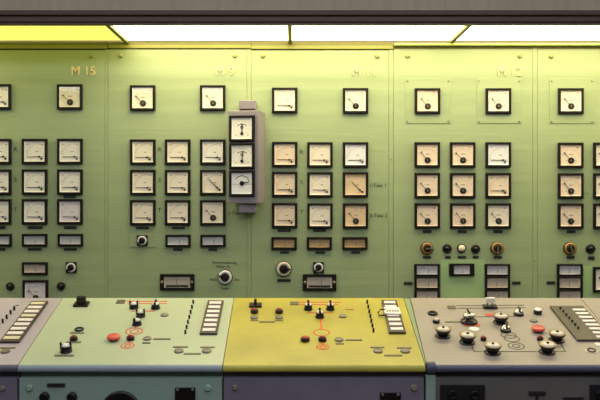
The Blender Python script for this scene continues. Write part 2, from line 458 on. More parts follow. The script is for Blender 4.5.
def fill_meter(par, off, typ, ang, dial, bez_name='bezel', sub=None, sc=1.0):
    """the parts of a 145 mm instrument under par (sub-parts under the bezel when sub is set)"""
    off = Vector(off)
    bz = link(bez_name, bezel_mesh(A, A, RIM, 'sq'), par, off)
    up, o2 = (bz, Vector((0, 0, 0))) if sub else (par, off)
    dl = link('dial', cached(('dial', dial), 'dial', lambda: tray(IN, IN), M_dial[dial]), up, o2)
    so = bz if sub else dl
    if typ == 'q':
        cx, cz = 0.026, -0.030
        link('scale_marks', cached('sq_scale', 'scale_marks', scale_q, M_faint), so)
        def pt():
            mb = MB(); bar2(mb, 0.0, 0.0, -0.068, 0, 0.0036, -0.0095, -0.0085)
            bar2(mb, 0.0, 0.0, 0.022, 0, 0.0022, -0.0095, -0.0085); return mb
        link('pointer', cached('ptq', 'pointer', pt, M_ink), up, o2 + Vector((cx, 0, cz)), (0, R(ang), 0))
        def pv(): return MB().lathe([(0.0055, 0), (0.0055, 0.005), (0.003, 0.007)], axis='y', n=14, c=(0, -0.0062, 0))
        link('pivot', cached('pvq', 'pivot', pv, M_ink), up, o2 + Vector((cx, 0, cz)))
        def st():
            mb = MB(); bar2(mb, 0.038, -0.048, 0.038, -0.036, 0.007, -0.009, -0.006)
            bar2(mb, 0.033, -0.040, 0.045, -0.040, 0.005, -0.009, -0.006)
            return mb
        link('zero_screw', cached('zsq', 'zero_screw', st, M_ink), up, o2)
    elif typ == 'c':
        cx, cz = 0.002, -0.030
        link('scale_marks', cached('c_scale', 'scale_marks', scale_c, M_faint), so)
        def pt():
            mb = MB(); bar2(mb, 0, 0, -0.058, 0, 0.0026, -0.0095, -0.0085)
            bar2(mb, -0.050, 0, -0.060, 0, 0.007, -0.0098, -0.0088); return mb
        link('pointer', cached('ptc', 'pointer', pt, M_ink), up, o2 + Vector((cx, 0, cz)), (0, R(ang), 0))
        def pv(): return MB().lathe([(0.0175, 0), (0.0175, 0.0045), (0.013, 0.006), (0.004, 0.0062)], axis='y', n=24, c=(0, -0.0062, 0))
        pc = link('pivot_cover', cached('pvc', 'pivot_cover', pv, M_black), up, o2 + Vector((cx, 0, cz)))
        if not sub:
            def sl(): mb = MB(); bar2(mb, 0, -0.010, 0, 0.010, 0.0035, -0.0129, -0.0122); bar2(mb, -0.009, 0, 0.009, 0, 0.0025, -0.0128, -0.0122); return mb
            link('slot', cached('slc', 'slot', sl, M_disc), pc)
    else:                                   # synchronising instruments of the swivel box
        cx, cz = (0.0, -0.028) if typ == 's' else (0.0, 0.0)
        def sc2():
            mb = MB(); p = None
            for i in range(13):
                a = R(150) - i * R(130) / 12
                q = (0.042 * math.cos(a), 0.042 * math.sin(a))
                if p: bar2(mb, p[0], p[1], q[0], q[1], 0.004, -0.0064, -0.006)
                p = q
            bar2(mb, -IN + .003, -0.004, IN - .003, -0.004, 0.002, -0.0064, -0.006)
            return mb
        link('scale_marks', cached('sc' + typ, 'scale_marks', scale_s if typ == 's' else sc2, M_ink), so)
        def pt(): mb = MB(); bar2(mb, 0, 0, -0.058 if typ == 's' else -0.044, 0, 0.0045, -0.0095, -0.0085); return mb
        link('pointer', cached('pt' + typ, 'pointer', pt, M_ink), up, o2 + Vector((cx, 0, cz)), (0, R(ang), 0))
        rr = 0.0085 if typ == 's' else 0.013
        def pv(): return MB().lathe([(rr, 0), (rr, 0.005), (rr * .6, 0.007)], axis='y', n=20, c=(0, -0.0062, 0))
        link('pivot_cover', cached('pv' + typ, 'pivot_cover', pv, M_black), up, o2 + Vector((cx, 0, cz)))
        if typ == 's':
            def vane(): mb = MB(); mb.torus(0.0075, 0.0018); return MB().add([(x, -0.0075 - z * .3, y + 0.008) for x, y, z in mb.v], mb.f, True)
            link('pointer_loop', cached('vane', 'pointer_loop', vane, M_ink), up, o2)
    link('glass', cached('glass', 'glass', lambda: MB().box(-IN - .0003, IN + .0003, -0.0142, -0.0134, -IN - .0003, IN + .0003), M_glass), up, o2)

def square_meter(px, py, typ, ang, dial, label, group):
    t = thing('panel_meter', label, 'meter', WD(px, py) - Vector((0, 0.0045, 0)), group)
    fill_meter(t, (0, 0, 0), typ, ang, dial)
    return t
def strip_meter(px0, px1, py0, py1, dial, label, group, rim=(0.014, 0.014), name='strip_meter', ears=False, loc_y=D):
    a, b = WD(px0, py0), WD(px1, py1); c = (a + b) / 2
    hw, hh = (b.x - a.x) / 2, (a.z - b.z) / 2
    t = thing(name, label, 'meter', c - Vector((0, 0.003, 0)), group)
    k = (round(hw, 4), round(hh, 4))
    rx = rim[0]
    loops = [(0, 0, 0.0), (0, 0, -0.0135), (0.003, 0.003, -0.0165), (rx - .003, rim[1] - .003, -0.0165), (rx, rim[1], -0.006)]
    vs = []; fs = []
    for d, e, y in loops:
        for sx, sz in ((-1, -1), (1, -1), (1, 1), (-1, 1)): vs.append((sx * (hw - d), y, sz * (hh - e)))
    for q in range(len(loops) - 1):
        for i in range(4): fs.append((q * 4 + i, q * 4 + (i + 1) % 4, q * 4 + 4 + (i + 1) % 4, q * 4 + 4 + i))
    MB().add(vs, fs).build('bezel', M_bezel, t)
    iw, ih = hw - rx, hh - rim[1]
    dl = tray(iw, ih).build('dial', M_dial[dial], t)
    mb = MB()
    for i in range(11):
        x = -iw * 0.75 + i * iw * 0.15
        zt_ = 0.1 * ih + 0.35 * ih * (1 - ((i - 5) / 5) ** 2)
        bar2(mb, x, zt_, x, zt_ + (0.24 if i % 5 else 0.42) * ih, 0.0018, -0.0066, -0.006)
    mb.build('scale_marks', M_faint, dl)
    pm = MB(); x = random.uniform(-0.1, 0.15) * iw
    if ears:
        pm.box(-iw * 0.86, iw * 0.86, -0.012, -0.006, -ih * 0.92, -ih * 0.55)
        bar2(pm, x, -ih * 0.6, x + iw * 0.05, ih * 0.5, 0.0022, -0.010, -0.009)
        pm.build('pointer', M_ink, t)
        for s in (-1, 1):
            MB().lathe([(0.0085, 0), (0.0085, 0.004), (0.005, 0.006)], axis='y', n=14, c=(0, -0.0163, 0)).build('screw', M_steel, t, (s * (hw - rx / 2 - .001), 0, 0))
    else:
        bar2(pm, x, -ih * 0.85, x + iw * 0.04, ih * 0.25, 0.0022, -0.010, -0.009)
        pm.build('pointer', M_ink, t)
    MB().box(-iw, iw, -0.0142, -0.0134, -ih, ih).build('glass', M_glass, t)
    return t

GQ = 'square panel meters'
NE = {'q': 'needle lying flat', 'd': 'needle pointing diagonally', 'c': 'round black pivot cover'}
SH = {'white': 'white', 'cool': 'bluish white', 'cream': 'cream', 'peach': 'peach', 'tan': 'tan', 'lilac': 'lilac grey'}
def meter(px, py, t, dial, where):
    typ = 'q' if t in 'qd' else 'c'
    ang = {'q': random.uniform(-1, 1), 'd': 45.0, 'c': 47.0 + random.uniform(-3, 3)}[t]
    square_meter(px, py, typ, ang, dial, f"{SH[dial]} square meter, {NE[t]}, {where}", GQ)
# M 15
meter(-2.2, 96.6, 'q', 'white', 'top row at the edge beside M 15 lettering')
meter(69.4, 96.8, 'c', 'cream', 'alone under M 15 lettering')
rows = ('upper', 'middle', 'lower')
for i, y in enumerate((151.4, 182, 211.7)):
    meter(-1.9, y, 'q', 'white', f'{rows[i]} of M 15 column cut by frame edge')
    meter(34.2, y, 'q', 'white', f'{rows[i]} of three in M 15 middle column')
    meter(69.6, y, 'q', 'white' if i < 2 else 'lilac', f'{rows[i]} of three below M 15 lettering')
meter(35, 292.8, 'c', 'lilac', 'half hidden behind the lilac grey desk')
# M 9
meter(142.4, 97.8, 'c', 'cream', 'M 9 top row beside M 15 seam')
meter(212.6, 97.8, 'c', 'cream', 'alone under M 9 lettering')
for i, y in enumerate((152, 182.4, 212.6)):
    meter(142.6, y, 'q', 'cream', f'{rows[i]} of M 9 column beside M 15')
    meter(177.5, y, 'q', 'cream', f'{rows[i]} of three in M 9 middle column')
    meter(212.6, y, 'qdc'[i], ('white', 'cream', 'cream')[i], f'{rows[i]} of three below M 9 lettering')
# M 11
meter(284.7, 100.2, 'q', 'cream', 'top row just beside the grey swivel box')
meter(355.6, 100.6, 'c', 'cream', 'alone under M 11 lettering')
for i, y in enumerate((154.4, 184.3, 215.4)):
    meter(284.7, y, 'q', 'peach', f'{rows[i]} of M 11 column beside swivel box')
    meter(320, y + 0.4, 'q', 'cream', f'{rows[i]} of three in M 11 middle column')
    meter(355.6, y + 0.4, 'qdc'[i], ('cool', 'tan', 'tan')[i], f'{rows[i]} of three below M 11 lettering')
# M 12
meter(427.7, 100.8, 'c', 'peach', 'on M 12 cover sheet beside M 11 seam')
meter(498.7, 100.8, 'c', 'cream', 'alone under M 12 lettering')
for i, y in enumerate((154.8, 185.4, 215.8)):
    meter(427.5, y, 'c', 'peach', f'{rows[i]} of M 12 column beside M 11')
    meter(463, y, 'c', 'peach', f'{rows[i]} of three in M 12 middle column')
    meter(498.6, y, 'qqc'[i], ('cool', 'peach', 'cream')[i], f'{rows[i]} of three below M 12 lettering')
# unlettered panel
meter(571.3, 100.8, 'c', 'cream', 'on cover sheet beyond M 12 seam')
for i, y in enumerate((155.2, 185.8, 216)):
    meter(571.1, y, 'c', 'peach', f'{rows[i]} in first column beyond M 12')
    meter(606.6, y, 'c', 'cream', f'{rows[i]} in cut off column beyond M 12')
meter(606.3, 279.6, 'c', 'cream', 'beside the last strip meter stack')

GS = 'strip meters'
for x0, x1, d, lab in ((-14.5, 11.2, 'grey', 'at the edge of M 15 panel'), (21.6, 46.8, 'grey', 'in M 15 middle column above another strip meter'), (57.4, 82.6, 'grey', 'in M 15 column above the square switch')):
    strip_meter(x0, x1, 233.8, 246.6, d, f'small black framed strip meter {lab}', GS)
strip_meter(21.6, 47.2, 262.2, 275, 'dusky', 'small black framed strip meter directly above the half hidden square meter', GS)
strip_meter(165.2, 190.4, 234.6, 247.2, 'grey', 'small black framed strip meter in M 9 middle column above the wide meter', GS)
strip_meter(200.2, 225.4, 234.6, 247.2, 'grey', 'small black framed strip meter in M 9 column above the white ringed selector', GS)
for x0, x1, lab in ((271.4, 296.8, 'above the ivory ringed selector'), (306.8, 332, 'above the square switch'), (342.4, 367.6, 'under the tan meters')):
    strip_meter(x0, x1, 237, 249.8, 'brown', f'small black framed strip meter of M 11 panel {lab}', GS)
strip_meter(159.8, 194.2, 274, 290.4, 'dusky', 'wide black meter with two screws on M 9 panel', GS, (0.024, 0.016), 'wide_meter', True)
strip_meter(302.8, 336.4, 274.2, 290.8, 'dusky', 'wide black meter with two screws on M 11 panel below square switch', GS, (0.024, 0.016), 'wide_meter', True)
strip_meter(449.6, 474.6, 263.6, 276, 'grey', 'black strip meter with wide ears on the fresh green patch of M 12', GS, (0.027, 0.012), 'strip_meter', False)
for x0, x1, where in ((414.6, 440, 'beside M 11'), (485.2, 510.4, 'below M 12 lettering'), (557.6, 583, 'beyond M 12 seam')):
    for i, (y0, y1) in enumerate(((264, 276.2), (276.4, 289.4), (289.6, 302))):
        strip_meter(x0, x1, y0, y1, ('grey', 'dusky', 'dusky')[i], f'{("topmost", "second", "lowest")[i]} strip meter of the three high stack {where}', GS, (0.014, 0.010))

# switches and lamps on the switchboard
GW = 'switches and lamps on the switchboard'
def ring_switch(px, py, label):
    t = thing('rotary_switch', label, 'switch', WD(px, py) - Vector((0, 0.005 if py < 248 else 0.0006, 0)), GW)
    MB().bbox(-0.031, 0.031, -0.012, 0, -0.031, 0.031, 0.003).build('base', M_black, t)
    mb = MB()
    mb.lathe([(0.0265, 0.012), (0.0265, 0.016), (0.020, 0.017), (0.016, 0.012)], axis='y', cap=False)
    mb.build('ring', M_whitering, t)
    k = MB(); k.lathe([(0.0175, 0.012), (0.0175, 0.026), (0.013, 0.029)], axis='y')
    k.build('knob', M_black, t)
    pb = MB(); bar2(pb, 0.008, 0.008, -0.019, -0.019, 0.009, -0.034, -0.016)
    pb.build('handle', M_black, t)
def selector(px, py, r, ringm, label, ang=0, dark_out=True, kr=0.55):
    t = thing('selector_switch', label, 'switch', WD(px, py) - Vector((0, 0.005 if py < 248 else 0.0006, 0)), GW)
    MB().lathe([(r, 0), (r, 0.012), (r * 0.93, 0.016)], axis='y').build('base', M_black, t)
    MB().lathe([(r * 0.90, 0.0155), (r * 0.90, 0.020), (r * kr, 0.021), (r * kr * 0.98, 0.016)], axis='y', cap=False).build('ring', ringm, t)
    MB().lathe([(r * kr, 0.014), (r * kr, 0.030), (r * kr * 0.8, 0.034)], axis='y').build('knob', M_black, t)
    hb = MB(); bar2(hb, -r * 0.3, 0, r * 0.85, 0, r * 0.18, -0.040, -0.022)
    hb.build('handle', M_black if ringm != M_gold else M_steel, t, rot=(0, R(ang), 0))
def push(px, py, r, m, label, name='push_button', cat='button'):
    t = thing(name, label, cat, WD(px, py) - Vector((0, 0.005 if py < 248 else 0.0006, 0)), GW)
    MB().lathe([(r, 0), (r, 0.010), (r * 0.85, 0.015), (r * 0.62, 0.015), (r * 0.58, 0.010)], axis='y', n=24).build('collar', M_black, t)
    MB().lathe([(r * 0.6, 0.008), (r * 0.55, 0.016), (r * 0.3, 0.021), (0.002, 0.023)], axis='y', n=24).build('cap', m, t)
ring_switch(70.6, 267.6, 'black square rotary switch with white ring on M 15 panel')
ring_switch(142, 240.6, 'black square rotary switch with white ring on M 9 cover plate')
ring_switch(318.6, 267.6, 'black square rotary switch with white ring above M 11 wide meter')
selector(225, 277.2, 0.043, M_whitering, 'round selector switch with white ring and captions on M 9 panel', 195)
selector(283.8, 269, 0.045, M_ivory, 'round selector switch with ivory ring on M 11 panel', 0)
selector(427.3, 248.4, 0.037, M_gold, 'brass ringed selector above the strip meter stack beside M 11', 0)
selector(497.5, 248.4, 0.037, M_gold, 'brass ringed selector below the M 12 lettering column', 90)
selector(570.6, 248.6, 0.037, M_gold, 'brass ringed selector beyond the M 12 seam', 70)
push(9.4, 286.6, 0.024, M_black, 'round black button at the far edge of M 15 panel')
push(60.4, 286.4, 0.024, M_black, 'round black button below the M 15 square switch')
push(447.5, 248.8, 0.026, M_black, 'round black button on M 12 between brass selector and lit lamp')
push(476, 249.2, 0.026, M_black, 'round black button on M 12 between lamp and second brass selector')
push(591.4, 249, 0.027, M_black, 'round black button beside the last brass selector')
t = thing('indicator_lamp', 'small round lamp with pale lens between two black buttons', 'lamp', WD(462, 248.4) - Vector((0, 0.0006, 0)), GW)
MB().lathe([(0.026, 0), (0.026, 0.010), (0.022, 0.014)], axis='y').build('collar', M_black, t)
MB().lathe([(0.020, 0.012), (0.019, 0.020), (0.012, 0.027), (0.003, 0.029)], axis='y').build('lens', M_ivory, t)

# ------------------------------------------------------------------ swivel box with three instruments
a_ = R(-13); ux = Vector((math.cos(a_), math.sin(a_), 0)); nx = Vector((-math.sin(a_), math.cos(a_), 0))
yfr = 4.82
fr = Vector(((258.7 - CX) * yfr / F, yfr, 0))
bw, bd = 0.178, 0.135
cen = fr - ux * bw / 2
zt_, zb_ = ZC - (110.2 - HY) * yfr / F, ZC - (203.4 - HY) * yfr / F
t = thing('meter_box', 'grey swivel box holding three stacked meters in front of M 9 and M 11 seam', 'meter box', (cen.x, cen.y, zb_), None, a_)
hz = zt_ - zb_
hs = MB()
hs.bbox(-bw / 2, bw / 2, 0, bd, 0, hz, 0.004)
hs.build('housing', M_box, t)
for k, (py, typ, ang, d) in enumerate(((128.6, 's', 90, 'white'), (156, 's', 97, 'white'), (183.4, 'f', 168, 'cool'))):
    z = ZC - (py - HY) * (yfr + 0.02) / F - zb_
    fill_meter(t, (-0.005, 0.0, z), typ, ang, d, 'meter_bezel', True)
def bracket(y0, y1, nm):
    a0, a1 = W(239.4, y1, 4.9), W(255.8, y0, 4.9)
    R_ = Matrix.Rotation(-a_, 3, 'Z'); o = Vector((cen.x, cen.y, zb_))
    mb = MB(); mb.bbox(a0.x, a1.x, 4.865, D - 0.0006, a0.z, a1.z, 0.004)
    mb.v = [tuple(R_ @ (Vector(v) - o)) for v in mb.v]
    mb.build(nm, M_box, t)
bracket(101, 109.6, 'bracket'); bracket(203.8, 212.6, 'bracket')

# ------------------------------------------------------------------ control desks
NOSE = 0.022
def desk(label, x0, x1, m_top, m_front, m_edge, skew=0.0, name='control_desk'):
    base = Vector(((x0 + x1) / 2, YF + 0.05, 0))
    t = thing(name, label, 'control desk', base)
    # profile of the top sheet in (y, z): sloping top, rounded nose, turned under
    c, s = math.cos(TH), math.sin(TH)
    yn = P(292, 364.6).y                      # where the flat sheet ends and the edge strip begins
    zn = ZF + (yn - YF) * SL
    nr = 0.018
    cyy, czz = yn + nr * s, zn - nr * c
    nose = [(yn, zn)]
    for i in range(1, 9):
        a = math.pi / 2 + TH + i * (math.pi / 2 - TH) / 8
        nose.append((cyy + nr * math.cos(a), czz + nr * math.sin(a)))
    yb = nose[-1][0]
    for i in range(0, 6):
        a = math.pi + i * (math.pi / 2) / 5
        nose.append((yb + 0.008 + 0.008 * math.cos(a), czz - 0.003 + 0.008 * math.sin(a)))
    zl = nose[-1][1]
    nose += [(yn + 0.03, zl), (yn + 0.03, zn + 0.03 * SL - 0.012), (yn, zn - 0.003)]
    prof = [(YB, ZB), (yn, zn), (yn, zn - 0.0035), (yn + 0.032, zn + 0.03 * SL - 0.0125), (yn + 0.032, zl + 0.004), (YB - 0.02, ZB - 0.04), (YB, ZB - 0.04)]
    prof[3] = (yn + 0.0315, zn + 0.03 * SL - 0.014)
    xr = x1
    def extrude(pr, skew):
        n = len(pr)
        xl = lambda y: x0 + (skew * (YB - y) / (YB - yn)) + 0.0015
        vs = [(xl(y) - base.x, y - base.y, z) for y, z in pr] + [(xr - 0.0015 - base.x, y - base.y, z) for y, z in pr]
        return MB().add(vs, [tuple(range(n)), tuple(reversed(range(n, 2 * n)))] + [(i, (i + 1) % n, n + (i + 1) % n, n + i) for i in range(n)])
    extrude(prof, skew).build('desk_top', m_top, t)
    extrude(nose, skew).build('edge_strip', m_edge, t)
    # carcass below, its front set back under the nose
    yf = YF + 0.045
    pr2 = [(yf + 0.012, 0.1), (yf + 0.012, ZC - (380 - HY) * yf / F), (yf + 0.03, ZC - (380 - HY) * yf / F), (yf + 0.03, zl + 0.002), (YB - 0.006, ZB - 0.044), (YB - 0.006, 0.1)]
    mb = MB(); n = len(pr2)
    vs = [(x0 + 0.002 + (skew if skew < 0 else 0) * 0 - base.x, y - base.y, z) for y, z in pr2] + [(x1 - 0.002 - base.x, y - base.y, z) for y, z in pr2]
    mb.add(vs, [tuple(range(n)), tuple(reversed(range(n, 2 * n)))] + [(i, (i + 1) % n, n + (i + 1) % n, n + i) for i in range(n)])
    mb.build('carcass', m_front, t)
    MB().box(x0 + 0.004 - base.x, x1 - 0.004 - base.x, 0.03, YB - YF - 0.09, 0, 0.1).build('plinth', M_black, t)
    zfp = ZC - (378.2 - HY) * yf / F
    MB().bbox(x0 + 0.004 - base.x, x1 - 0.004 - base.x, yf - base.y, yf + 0.012 - base.y, 0.11, zfp, 0.002).build('front_panel', m_front, t)
    return t, base
YFP = YF + 0.045
XA, XB_, XC_, XD_, XE_, XF_ = -1.915, -1.100, -0.278, 0.5345, 0.5665, 1.383
dl, bdl = desk('lilac grey control desk cut off beside the pale green desk', XA, XA + (XB_ - XA), M_ldesk, M_pfront, M_ledge)
dg, bdg = desk('pale green control desk with red mimic lines and seven white windows', XB_, XC_, M_gdesk, M_gfront, M_gedge)
dy, bdy = desk('mustard yellow control desk between the pale green and grey desks', XC_, XD_, M_ydesk, M_pfront, M_ydesk)
dr, bdr = desk('grey control desk with large conical knobs beside the mustard desk', XE_, XF_, M_rdesk, M_dfront, M_redge, -0.026)
de, bde = desk('bare corner of grey desk beyond the grey desk with conical knobs', XF_, XF_ + 0.815, M_rdesk, M_dfront, M_redge)
# pale green filler between the mustard and the grey desk, widening towards the back
mb = MB(); e = 0.002
q = [(XD_ + e, YF + 0.06), (XD_ + e + 0.004, YF + 0.06), (XE_ - e, YB), (XD_ + e, YB)]
zz = lambda y: ZF + (y - YF) * SL - 0.002
vs = [(x - bdr.x, y - bdr.y, zz(y)) for x, y in q] + [(x - bdr.x, y - bdr.y, zz(y) - 0.03) for x, y in q]
mb.add(vs, [(0, 1, 2, 3), (7, 6, 5, 4), (0, 4, 5, 1), (1, 5, 6, 2), (2, 6, 7, 3), (3, 7, 4, 0)])
mb.build('filler_strip', mat('dull_green_paint', (134, 150, 112), 0.45, vary=0.06), dr)
MB().bbox(XD_ + 0.003 - bdr.x, XD_ + 0.042 - bdr.x, YFP - 0.004 - bdr.y, YFP + 0.03 - bdr.y, 0.0, ZC - (375 - HY) * YFP / F, 0.002).build('filler_post', M_gfront, dr)
cp = MB().lathe([(0.0225, 0), (0.024, 0.003), (0.024, 0.031), (0.0225, 0.034)], n=24)
cp.v = [(z, x, y) for x, y, z in cp.v]
cp.build('edge_cap', M_redge, dr, (XD_ + 0.0065 - bdr.x, YF + 0.047 - bdr.y, ZC - (368.3 - HY) * (YF + 0.03) / F))

ROT = (TH, 0, 0)
def at(base, px, py): return P(px, py) - base
def dpart(name, mb, m, t, base, px, py, sub=()):
    o = mb.build(name, m, t, at(base, px, py), ROT)
    for nm, mb2, m2 in sub: mb2.build(nm, m2, o)
    return o
def wing_knob(t, base, px, py, ang=0, r=0.019, h=0.022):
    body = MB().lathe([(r * 1.15, 0), (r * 1.15, 0.004), (r * 0.95, 0.006), (r * 0.98, h * 0.8), (r * 0.9, h)], n=24)
    cap = MB().lathe([(r * 0.86, h - 0.001), (r * 0.84, h + 0.003), (r * 0.5, h + 0.006), (0.002, h + 0.007)], n=24)
    hb = MB(); hb.bbox(-r * 1.05, r * 1.05, -0.0035, 0.0035, h * 0.4, h + 0.006, 0.001)
    hb.bbox(-r * 1.08, -r * 0.72, -0.005, 0.005, h * 0.4, h + 0.015, 0.0015)
    hb.bbox(r * 0.72, r * 1.08, -0.005, 0.005, h * 0.4, h + 0.015, 0.0015)
    a = R(ang); hb.v = [(x * math.cos(a) - y * math.sin(a), x * math.sin(a) + y * math.cos(a), z) for x, y, z in hb.v]
    dpart('knob', body, M_black, t, base, px, py, (('cap', cap, M_whitering), ('handle', hb, M_black)))
def cone_knob(t, base, px, py, r=0.036, h=0.036, mark=True):
    body = MB().lathe([(r * 0.66, 0), (r * 0.66, h * 0.35), (r * 0.88, h * 0.7), (r, h * 0.92), (r * 0.97, h)], n=32)
    body.lathe([(r * 0.95, 0), (r * 0.93, 0.004), (r * 0.6, 0.007)], n=16)
    rim = MB().lathe([(r * 0.985, h - 0.003), (r * 1.01, h + 0.0015), (r * 0.92, h + 0.003), (r * 0.72, h + 0.001)], n=32, cap=False)
    cap = MB().lathe([(r * 0.76, h - 0.001), (r * 0.70, h + 0.003), (r * 0.4, h + 0.005), (0.003, h + 0.0055)], n=32)
    sub = [('rim', rim, M_rim), ('cap', cap, M_silver)]
    if mark:
        dot = MB().lathe([(r * 0.17, h + 0.004), (r * 0.15, h + 0.010), (0.002, h + 0.011)], n=14)
        sub.append(('centre_screw', dot, M_black))
    dpart('knob', body, M_black, t, base, px, py, sub)
def dome_knob(t, base, px, py, r=0.024):
    body = MB().lathe([(r, 0), (r, 0.006), (r * 0.9, 0.010)], n=28)
    dome = MB().lathe([(r * 0.92, 0.009), (r * 0.82, 0.018), (r * 0.5, 0.026), (0.002, 0.028)], n=28)
    hb = MB().bbox(-0.004, 0.004, -r * 0.8, r * 0.5, 0.018, 0.036, 0.0015)
    dpart('knob', body, M_black, t, base, px, py, (('dome', dome, M_chrome), ('handle', hb, M_black)))
def mushroom(t, base, px, py, r=0.029, m=None):
    body = MB().lathe([(r * 0.7, 0), (r * 0.7, 0.010), (r * 0.85, 0.012)], n=28)
    cap = MB().lathe([(r * 0.9, 0.009), (r, 0.012), (r * 0.98, 0.018), (r * 0.8, 0.021), (0.003, 0.022)], n=32)
    dpart('mushroom_button', body, M_black, t, base, px, py, (('cap', cap, m or M_red),))
def button(t, base, px, py, r=0.017, m=None, h=0.012):
    body = MB().lathe([(r, 0), (r, h), (r * 0.88, h + 0.003), (r * 0.65, h + 0.003)], n=24)
    cap = MB().lathe([(r * 0.66, h), (r * 0.62, h + 0.007), (r * 0.35, h + 0.010), (0.002, h + 0.0105)], n=24)
    dpart('push_button', body, M_black, t, base, px, py, (('cap', cap, m or M_crimson),))
def disc(t, base, px, py, r=0.018, m=None, h=0.006):
    dpart('blank_disc', MB().lathe([(r, 0), (r, h * 0.7), (r * 0.9, h), (0.002, h)], n=28), m or M_disc, t, base, px, py)
def oring(t, base, px, py, r=0.017, th=0.004, m=None, name='ring'):
    dpart(name, MB().torus(r, th, (0, 0, 0.004)), m or M_black, t, base, px, py)
def label(t, base, px0, px1, py, d=0.012, m=None):
    p = P((px0 + px1) / 2, py); hw = (px1 - px0) / 2 * p.y / F
    dpart('name_plate', MB().bbox(-hw, hw, -d / 2, d / 2, 0, 0.0025, 0.0005), m or M_label, t, base, (px0 + px1) / 2, py)
def grille(t, base, px, py, hw=0.020, hd=0.018):
    mb = MB()
    for i in range(5):
        y = -hd + i * hd / 2
        mb.box(-hw, hw, y - 0.003, y + 0.003, 0, 0.003)
    mb.box(-hw, hw, -hd - .003, hd + .003, 0, 0.0015)
    dpart('grille', mb, M_label, t, base, px, py)
def line(t, base, pts, w=0.0075, m=None, name='mimic_line'):
    mb = MB(); q = [P(*p) for p in pts]
    o = q[0]; uv = [(p.x - o.x, (p.y - o.y) / math.cos(TH)) for p in q]
    for (x0, y0), (x1, y1) in zip(uv, uv[1:]):
        dd = Vector((x1 - x0, y1 - y0)); n = Vector((-dd.y, dd.x)).normalized() * w / 2
        mb.prism([(x0 - n.x, y0 - n.y), (x1 - n.x, y1 - n.y), (x1 + n.x, y1 + n.y), (x0 + n.x, y0 + n.y)], 0, 0.0012)
    mb.build(name, m or M_redline, t, o - base, ROT)
def mimic_ring(t, base, px, py, r, m=None, th=0.0055):
    mb = MB().lathe([(r + th / 2, 0), (r + th / 2, 0.001), (r - th / 2, 0.001), (r - th / 2, 0)], n=36, cap=False)
    mb.build('mimic_ring', m or M_redline, t, at(base, px, py), ROT)
def pins(t, base, pts, h=0.016, r=0.0045):
    for px, py in pts:
        dpart('indicator_pin', MB().lathe([(r, 0), (r, h), (r * .5, h + .002)], n=10), M_black, t, base, px, py)
def quad_uv(c):
    q = [P(*p) for p in c]; o = (q[0] + q[1] + q[2] + q[3]) / 4
    return o, [((p.x - o.x), (p.y - o.y) / math.cos(TH)) for p in q]
def lerp(a, b, t): return (a[0] + (b[0] - a[0]) * t, a[1] + (b[1] - a[1]) * t)
def annunciator(t, base, corners, n, m_frame, h=0.009, u0=0.13, u1=0.87, mats=None, vgap=0.46, v0=0.02, v1=0.98):
    """corners: back-left, back-right, front-right, front-left"""
    o, q = quad_uv(corners)
    fr_ = MB().prism(q, 0, h).build('annunciator', m_frame, t, o - base, ROT)
    L = lambda u, v: lerp(lerp(q[0], q[1], u), lerp(q[3], q[2], u), v)
    for i in range(n):
        va = v0 + (v1 - v0) * (i + vgap / 2) / n; vb = v0 + (v1 - v0) * (i + 1 - vgap / 2) / n
        MB().prism([L(u0, va), L(u1, va), L(u1, vb), L(u0, vb)], h - 0.001, h + 0.003).build('lamp_window', mats[i] if mats else M_window, fr_)
    return fr_

# ---- pale green desk
T, B = dg, bdg
blk = MB(); blk.bbox(-0.034, 0.034, -0.026, 0.026, 0, 0.010, 0.002)
lv = MB(); lv.bbox(-0.020, 0.022, -0.012, 0.014, 0.010, 0.042, 0.003)
dpart('lever_switch', blk, M_black, T, B, 81.5, 305, (('lever', lv, M_black),))
grille(T, B, 120.8, 302)
line(T, B, [(127, 301.4), (167.5, 301.4)]); line(T, B, [(127.5, 303.6), (167, 303.6)])
line(T, B, [(131, 311.2), (155, 311.2)]); line(T, B, [(137, 325), (135, 328.5)])
line(T, B, [(130.7, 339), (129, 343)])
for x, y, a in ((134, 308, 0), (140.7, 316.4, 0), (137, 324.6, 60), (155.6, 308.3, 90)): wing_knob(T, B, x, y, a)
disc(T, B, 164.5, 315.4)
mimic_ring(T, B, 134.2, 331.4, 0.036); mimic_ring(T, B, 134.4, 331.6, 0.018)
mimic_ring(T, B, 127.6, 345.8, 0.027); mimic_ring(T, B, 127.8, 345.8, 0.013)
mushroom(T, B, 113.8, 340); button(T, B, 130.6, 339.6)
oring(T, B, 79.2, 330); label(T, B, 70, 84.2, 333.2); button(T, B, 73.8, 340); label(T, B, 66, 81, 342.4)
wing_knob(T, B, 66.2, 351.6, 10, 0.022, 0.028); label(T, B, 54.6, 74, 355.8)
disc(T, B, 147.2, 339); label(T, B, 153.4, 170.6, 339.2); label(T, B, 142.4, 150.6, 343)
pins(T, B, [(193.3 - 1.32 * i, 303.4 + 5.05 * i) for i in range(7)])
annunciator(T, B, ((208.0, 302.0), (223.8, 302.2), (217.0, 335), (199.6, 335)), 7, M_annframe)
for x in (178.8, 206.6): disc(T, B, x, 351.4, 0.020)
label(T, B, 173, 187.8, 347.2); label(T, B, 200.2, 214.8, 347.5); label(T, B, 183.6, 201, 354)
